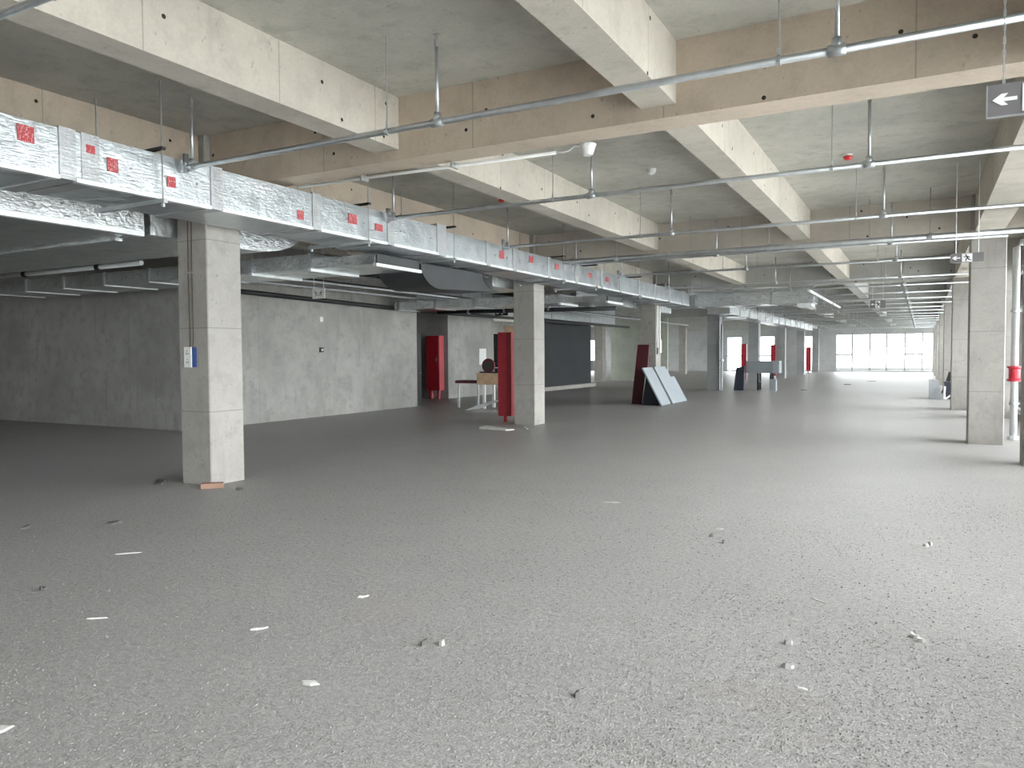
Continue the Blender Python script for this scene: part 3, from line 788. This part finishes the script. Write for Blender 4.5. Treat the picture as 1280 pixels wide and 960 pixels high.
def brick(x, y, rz, z, label):
    o = MB().cbox((-.12, -.055, 0), (.12, .055, .055), .004).build('clay_brick', 'brick')
    o.location = (x, y, z); o.rotation_euler.z = rz; tag(o, label, 'brick')
brick(.36, -.33, .75, 0, 'reddish clay brick lying at the foot of the socket box column')

# pale pipe pair on third column and bent white pipe on fourth
wc = thing('wall_conduit', 'white cable trunking down the column with leaning boards', 'conduit', (.27, 16.7, 1.6))
MB().box((.25, 16.62, 1.7), (.28, 16.68, 3.2)).box((.25, 16.86, 1.95), (.28, 16.92, 3.2)).build('trunking', 'white', wc)
MB().box((.25, 16.8, 1.55), (.30, 16.98, 1.95)).build('switch_box', 'white', wc)
MB().box((.25, 16.62, 1.5), (.27, 16.70, 1.85)).build('dark_slot', 'black', wc)
bw = thing('downpipe', 'white pipe bent at the top running down the fourth duct-row column', 'pipe', (.36, 24.86, 0))
MB().tube([(.36, 24.86, 0), (.36, 24.86, 2.7), (.40, 24.86, 2.84), (.48, 24.86, 2.89), (.62, 24.86, 2.90), (1.3, 24.86, 2.92)], .045, 12).build('pipe', 'whitepaint', bw, True)
MB().tube([(.36, 24.86, 1.2), (.36, 24.86, 1.28)], .09, 12).build('pipe_collar', 'whitepaint', bw)

def cabinet(x0, x1, y, z0, z1, label, group=None):
    o = thing('hydrant_cabinet', label, 'cabinet', ((x0 + x1) / 2, y, 0), group)
    MB().cbox((x0, y - .10, z0), (x1, y + .10, z1), .01).build('body', 'red', o)
    MB().box((x0 + .015, y - .112, z0 + .03), (x1 - .10, y - .10, z1 - .03)).build('door_panel', 'red', o)
    MB().box((x1 - .085, y - .108, z0 + .02), (x1 - .06, y - .10, z1 - .02)).build('edge_rib', 'red', o)
    MB().tube([((x0 + x1) / 2 - .03, y, 0), ((x0 + x1) / 2 - .03, y, z0)], .045, 10).build('foot_pipe', 'red', o)
    return o
cabinet(-.86, -.52, 8.62, .14, 2.01, 'tall bright red hydrant cabinet on a pipe foot by the second duct-row column')
cabinet(-.62, -.36, 33.5, .14, 2.0, 'distant dark red hydrant cabinet between the bright end windows')
cabinet(-.55, -.27, 41.7, .14, 2.03, 'distant red hydrant cabinet beside the sixth duct-row column')
cabinet(-.68, -.30, 58.5, .14, 2.0, 'distant red hydrant cabinet against the end wall')
# hydrant in the alcove
ah = thing('hydrant_cabinet', 'dark red hydrant riser cabinet standing in the shaded doorway alcove', 'cabinet', (-7.35, 15.6, 0))
MB().cbox((-7.63, 15.45, .30), (-7.06, 15.75, 2.18), .02).build('body', 'red', ah)
MB().box((-7.58, 15.435, .95), (-7.11, 15.45, 2.12)).build('door_panel', 'red', ah)
MB().tube([(-7.5, 15.6, 0), (-7.5, 15.6, .30)], .09, 10).build('foot_pipe', 'red', ah)
MB().tube([(-7.2, 15.6, 0), (-7.2, 15.6, .30)], .06, 10).build('foot_pipe', 'red', ah)
MB().box((-7.2, 15.425, 1.3), (-7.15, 15.435, 1.42)).build('handle', 'galv', ah)

# ------------------------------------------------------------------ leaning boards
def lean_board(y0, y1, xb, xt, zt, th, name, mat, label, cat, notch=None):
    """board leaning towards -X against the column: foot at xb, top at xt"""
    d = Vector((xt - xb, 0, zt)); nrm = Vector((d.z, 0, -d.x)).normalized() * th
    f0, f1 = Vector((xb, y0, 0)), Vector((xb, y1, 0))
    prof = [f0, f1, f1 + d, f0 + d]
    if notch:
        cy, cz = notch
        prof = [f0, f1, f1 + d * cz, Vector((xb, cy, 0)) + d * cz, Vector((xb, cy, 0)) + d, f0 + d]
    o = MB().prism([p for p in prof], nrm).build(name, mat)
    tag(rebase(o, (xb, (y0 + y1) / 2, 0)), label, cat); return o
lean_board(15.02, 15.93, .88, .30, 1.09, .04, 'leaning_board', 'board', 'narrow pale grey board leaning next to the maroon panel', 'board')
lean_board(16.06, 17.62, .90, .31, 1.10, .04, 'leaning_board', 'board', 'wide pale grey board with a stepped corner leaning on the column', 'board', (17.2, .70))
lean_board(15.945, 16.05, .885, .30, 1.075, .015, 'edge_strip', 'darkmetal', 'thin dark strip standing in for the shaded gap between the two leaning boards', 'strip')  # dark filler that paints the shadowed gap between the boards
mp = MB().hexa([(-.22, 15.62, 0), (.20, 15.62, 0), (.20, 15.70, 0), (-.22, 15.70, 0), (-.22, 16.2, 1.80), (.14, 16.2, 1.80), (.14, 16.26, 1.80), (-.22, 16.26, 1.80)]).build('maroon_board', 'maroon')
tag(rebase(mp, (0, 15.9, 0)), 'tall maroon panel leaning against the third duct-row column', 'panel')
bg = MB().hexa([(.22, 15.30, 0), (.80, 15.15, 0), (.72, 15.95, 0), (.24, 15.95, 0), (.22, 15.6, .9), (.32, 15.45, .95), (.32, 16.0, .95), (.22, 16.0, .9)]).build('rubble_sack', 'navy')
tag(rebase(bg, (.4, 15.6, 0)), 'dark tarpaulin bundle tucked behind the pale leaning boards', 'bundle')

# grey box on trestles beyond the fourth column
tb = thing('duct_crate', 'long grey sheet box resting on trestles beyond the leaning boards', 'box', (1.7, 26.4, 0))
MB().cbox((1.12, 25.9, .70), (2.42, 26.6, 1.2), .01).build('box_body', 'crate', tb)
MB().box((2.18, 25.885, .71), (2.422, 25.90, 1.19)).build('end_panel', 'board', tb)
for x in (1.55, 2.05):
    m = MB().box((x, 25.95, 0), (x + .07, 26.02, .70)).box((x, 26.45, 0), (x + .07, 26.52, .70)).box((x, 25.95, .3), (x + .07, 26.52, .36)); m.build('trestle', 'black', tb)
cbk = MB().cbox((2.15, 25.3, 0), (2.40, 25.55, .47), .01).build('concrete_block', 'board'); tag(rebase(cbk, (2.18, 25.4, 0)), 'pale upright block standing before the grey box on trestles', 'block')
dk = MB().hexa([(.72, 25.4, 0), (1.12, 25.4, 0), (1.12, 25.8, 0), (.72, 25.8, 0), (.80, 25.5, .92), (1.12, 25.5, 1.0), (1.12, 25.75, 1.0), (.80, 25.75, .92)]).build('cable_drum', 'navy')
tag(rebase(dk, (.92, 25.6, 0)), 'dark upright bundle leaning at the end of the grey box', 'bundle')

# ------------------------------------------------------------------ workbench corner by the red cabinet
wb = thing('workbench', 'raw timber workbench behind the tall red cabinet', 'workbench', (-3.0, 12.4, 0))
MB().box((-3.52, 12.0, .97), (-2.3, 12.7, 1.0)).build('bench_top', 'wood', wb)
MB().box((-3.5, 12.0, .68), (-2.32, 12.03, .97)).build('front_board', 'wood', wb)
for x in (-3.35, -2.85, -2.4):
    for y in (12.06, 12.6): MB().box((x, y, 0), (x + .07, y + .07, .97)).build('leg', 'white', wb)
MB().box((-4.35, 12.2, .70), (-3.52, 12.65, .78)).build('side_shelf', 'maroon', wb)
for x in (-4.3, -3.65): MB().box((x, 12.25, 0), (x + .05, 12.30, .70)).build('leg', 'whitepaint', wb)
cs = thing('chop_saw', 'dark red cut-off saw with round guard on the timber workbench', 'power saw', (-3.35, 12.3, 1.0))
MB().prism([(-3.28 + .20 * math.cos(a), 12.25, 1.21 + .20 * math.sin(a)) for a in [math.pi * k / 8 for k in range(16)]], (0, .07, 0)).build('blade_guard', 'maroon', cs)
MB().prism([(-3.28 + .12 * math.cos(a), 12.235, 1.21 + .12 * math.sin(a)) for a in [math.pi * k / 8 for k in range(16)]], (0, .014, 0)).build('blade', 'darkmetal', cs)
MB().box((-3.50, 12.15, 1.001), (-2.85, 12.5, 1.04)).build('base_plate', 'black', cs)
MB().cbox((-3.05, 12.2, 1.04), (-2.75, 12.4, 1.14), .02).build('motor', 'navy', cs)
MB().tube([(-3.0, 12.3, 1.14), (-2.5, 12.3, 1.36)], .02, 8).build('arm', 'whitepaint', cs)
cv = MB()
prof = [(0 + 1.3 * k / 10, .04 + .30 * math.sin(math.pi * k / 10 * .55)) for k in range(11)]
cv.prism([(-3.2 + p, 10.9, q) for p, q in prof] + [(-3.2 + p, 10.9, q - .012) for p, q in reversed(prof)], (0, .75, 0))
o = cv.build('curved_sheet', 'whitepaint'); tag(rebase(o, (-2.6, 11.2, 0)), 'curved white sheet offcut lying in front of the workbench', 'sheet')
o = MB().hexa([(-.42, 6.95, 0), (.26, 6.85, 0), (.34, 7.05, 0), (-.40, 7.2, 0), (-.42, 6.95, .035), (.26, 6.85, .02), (.34, 7.05, .02), (-.40, 7.2, .05)]).build('foam_offcut', 'paper')
tag(rebase(o, (0, 7, 0)), 'flat white foam offcut on the floor before the red cabinet', 'offcut')
o = MB().box((-7.0, 18.0, 1.15), (-6.985, 18.5, 1.75)).build('notice_sheet', 'white'); tag(rebase(o, (-6.99, 18.3, 1.15)), 'blank white notice sheet stuck on the alcove wall', 'notice')
o = MB().cbox((-3.72, 14.0, 0), (-3.2, 14.08, 2.38), .01).build('board_stack', 'wood'); tag(rebase(o, (-3.5, 14.04, 0)), 'tall tan packing board standing behind the red cabinet', 'board')
for (y, z, mt, lab) in ((8.07, 2.42, 'white', 'upper small white wall box on the core wall'), (8.07, 1.66, 'black', 'lower small dark wall box on the core wall')):
    o = thing('wall_box', lab, 'wall box', (XC, y, z))
    MB().cbox((XC, y - .06, z - .06), (XC + .04, y + .06, z + .06), .008).build('housing', mt, o)
    MB().tube([(XC + .04, y, z), (XC + .05, y, z)], .03, 10).build('knockout', 'white', o)

# heap by the window columns
hs = MB().hexa([(7.72, 21.6, 0), (8.1, 21.5, 0), (8.12, 22.2, 0), (7.72, 22.2, 0), (7.72, 21.8, .62), (7.98, 21.75, .60), (8.0, 22.1, .58), (7.74, 22.1, .6)]).build('cement_sack', 'plastic_grey')
tag(rebase(hs, (7.9, 21.9, 0)), 'grey sack standing at the edge of the heap by the window columns', 'sack')
o = MB().hexa([(8.22, 21.7, 0), (8.75, 21.6, 0), (8.8, 22.3, 0), (8.22, 22.3, 0), (8.14, 21.8, .56), (8.7, 21.8, .48), (8.7, 22.2, .5), (8.16, 22.2, .56)]).build('tarpaulin_pile', 'navy')
tag(rebase(o, (8.4, 22, 0)), 'dark tarpaulin pile beside the grey sack', 'tarpaulin')
o = MB().tube([(8.0, 22.35, .0), (8.66, 22.4, 1.25)], .022, 8).build('steel_bar', 'darkmetal'); tag(rebase(o, (8.0, 22.35, 0)), 'dark bar leaning out of the heap by the window columns', 'bar')
o = MB().hexa([(8.2, 21.95, .57), (8.32, 21.95, .57), (8.32, 22.05, .57), (8.2, 22.05, .57), (8.28, 21.95, .88), (8.38, 21.95, .86), (8.38, 22.05, .86), (8.28, 22.05, .88)]).build('timber_offcut', 'black'); tag(rebase(o, (8.26, 21.8, .55)), 'short black offcut sticking up from the tarpaulin pile', 'offcut')
for k, (a, b_) in enumerate((((8.18, 21.45, .02), (8.62, 21.5, .36)), ((8.14, 21.36, .03), (8.16, 21.40, .42)))):
    o = MB().tube([a, b_], .03, 8).build('pipe_offcut', 'white'); tag(rebase(o, a), ['longer white pipe offcut leaning on the tarpaulin pile', 'upright white pipe offcut leaning on the tarpaulin pile'][k], 'pipe offcut')

# ------------------------------------------------------------------ scraps on the floor
SCR = []
def scrap(x, y, lx, ly, h, rz, mat, name, label, cat, group):
    SCR.append((x, y, max(lx, ly)))
    r_ = random.Random(int(x * 991 + y * 77)); n_ = 6
    ring = [(lx / 2 * math.cos(2 * math.pi * q / n_) * (.7 + .5 * r_.random()), ly / 2 * math.sin(2 * math.pi * q / n_) * (.7 + .5 * r_.random()), .0) for q in range(n_)]
    m = MB(); i = 0
    m.v = ring + [(a * .85, b_ * .85, h * (.5 + .8 * r_.random())) for a, b_, _ in ring]
    m.f = [tuple(reversed(range(n_))), tuple(range(n_, 2 * n_))] + [(q, (q + 1) % n_, n_ + (q + 1) % n_, n_ + q) for q in range(n_)]
    o = m.build(name, mat); o.location = (x, y, 0); o.rotation_euler.z = rz
    tag(o, label, cat, group)
for (x, y, lx, ly, rz) in ((4.25, -4.68, .13, .09, 1.2), (5.06, -3.75, .095, .06, .2), (4.32, -3.35, .10, .035, 1.0), (4.47, -2.65, .07, .03, 1.0)):
    scrap(x, y, lx, ly, .008, rz, 'paper', 'paper_scrap', ('large torn cream paper scrap on open floor' if lx > .11 else 'small torn cream paper scrap on open floor'), 'paper scrap', 'paper scraps')
for (x, y, l, rz) in ((2.18, -2.66, .20, .75), (3.35, -3.67, .14, .65), (6.99, -1.45, .14, -.7), (6.9, -1.85, .06, .0), (7.06, -2.77, .06, .0), (4.76, .89, .16, .3), (6.0, .2, .1, .2), (7.5, .35, .09, .1)):
    scrap(x, y, l, .013, .006, rz, 'paper', 'plastic_strip', ('long thin white plastic strip on open floor' if l > .12 else 'short thin white plastic strip on open floor'), 'plastic strip', 'plastic strips')
for (x, y) in ((7.59, .39), (7.56, .33), (7.5, -1.84), (7.53, -1.9), (5.34, -3.08), (.3, 7.6), (.5, 7.3)):
    scrap(x, y, .05, .035, .02, rnd.random() * 3, 'paper', 'plaster_lump', ('small white plaster lump beside the foot of the red cabinet column' if y > 5 else 'small white plaster lump on open floor towards the side windows'), 'plaster lump', 'plaster lumps')
for (x, y, l) in ((6.93, -2.25, .06), (6.97, -2.56, .06)):
    scrap(x, y, l, .035, .025, .3, 'stone', 'stone_chip', 'flat grey stone chip casting a dark edge on the floor', 'stone', 'stone chips')
for (x, y, l) in ((1.11, -2.05, .14), (2.52, -3.49, .09), (.57, -2.51, .12), (-.4, -.45, .22), (.75, -.3, .1), (6.15, -.28, .05), (6.01, -.11, .05), (5.26, -3.12, .06), (6.2, -3.3, .05), (-.55, -.3, .2), (3.3, 26.5, .4), (4.4, 33, .5), (5.2, 38, .5)):
    scrap(x, y, l, l * .45, .022, rnd.random() * 3, 'chipmat', 'rubble_chip', ('dark rubble chip at the foot of the socket box column' if abs(x) < .8 and y > -.6 else
          'dark rubble patch far down the hall before the end window' if y > 20 else 'dark rubble chip on open floor before the main duct' if x < 3 else 'small dark rubble chip on open floor before the conduit beam'), 'rubble chip', 'rubble chips')

gr = MB(); g_ = random.Random(11); cnt = 0
while cnt < 26000:
    dist = 1.9 + 7.5 * g_.random() ** 1.5
    ang = math.radians(-28.4 + g_.uniform(-38, 36))
    x, y = CAM.x + math.sin(ang) * dist, CAM.y + math.cos(ang) * dist
    if x > 8.6 or (abs(x) < .3 and abs(y) < .3): continue
    if any(abs(x - a) < l_ and abs(y - b_) < l_ for a, b_, l_ in SCR): continue
    dens = noise.noise(Vector((x * .55, y * .55, 3.1))) + .55 * noise.noise(Vector((x * 2.1, y * 2.1, 7.7)))
    dens -= .12 * max(0, 4.5 - x)
    if g_.random() > .18 + 1.1 * max(0, dens): continue
    r = .0025 + .0045 * g_.random() ** 2.2
    i = len(gr.v); q = [r * g_.uniform(.6, 1.3) for _ in range(6)]
    gr.v += [(x + q[0], y, r * .2), (x, y + q[1], r * .2), (x - q[2], y, r * .2), (x, y - q[3], r * .2), (x + r * .2, y + r * .1, q[4])]
    gr.f += [(i, i + 1, i + 4), (i + 1, i + 2, i + 4), (i + 2, i + 3, i + 4), (i + 3, i, i + 4)]
    cnt += 1
o = gr.build('floor_grit', 'grit'); tag(o, 'loose grey grit scattered over the rough screed floor', 'grit', kind='stuff')

for o in bpy.data.objects:
    if '_world' in o.keys(): del o['_world']
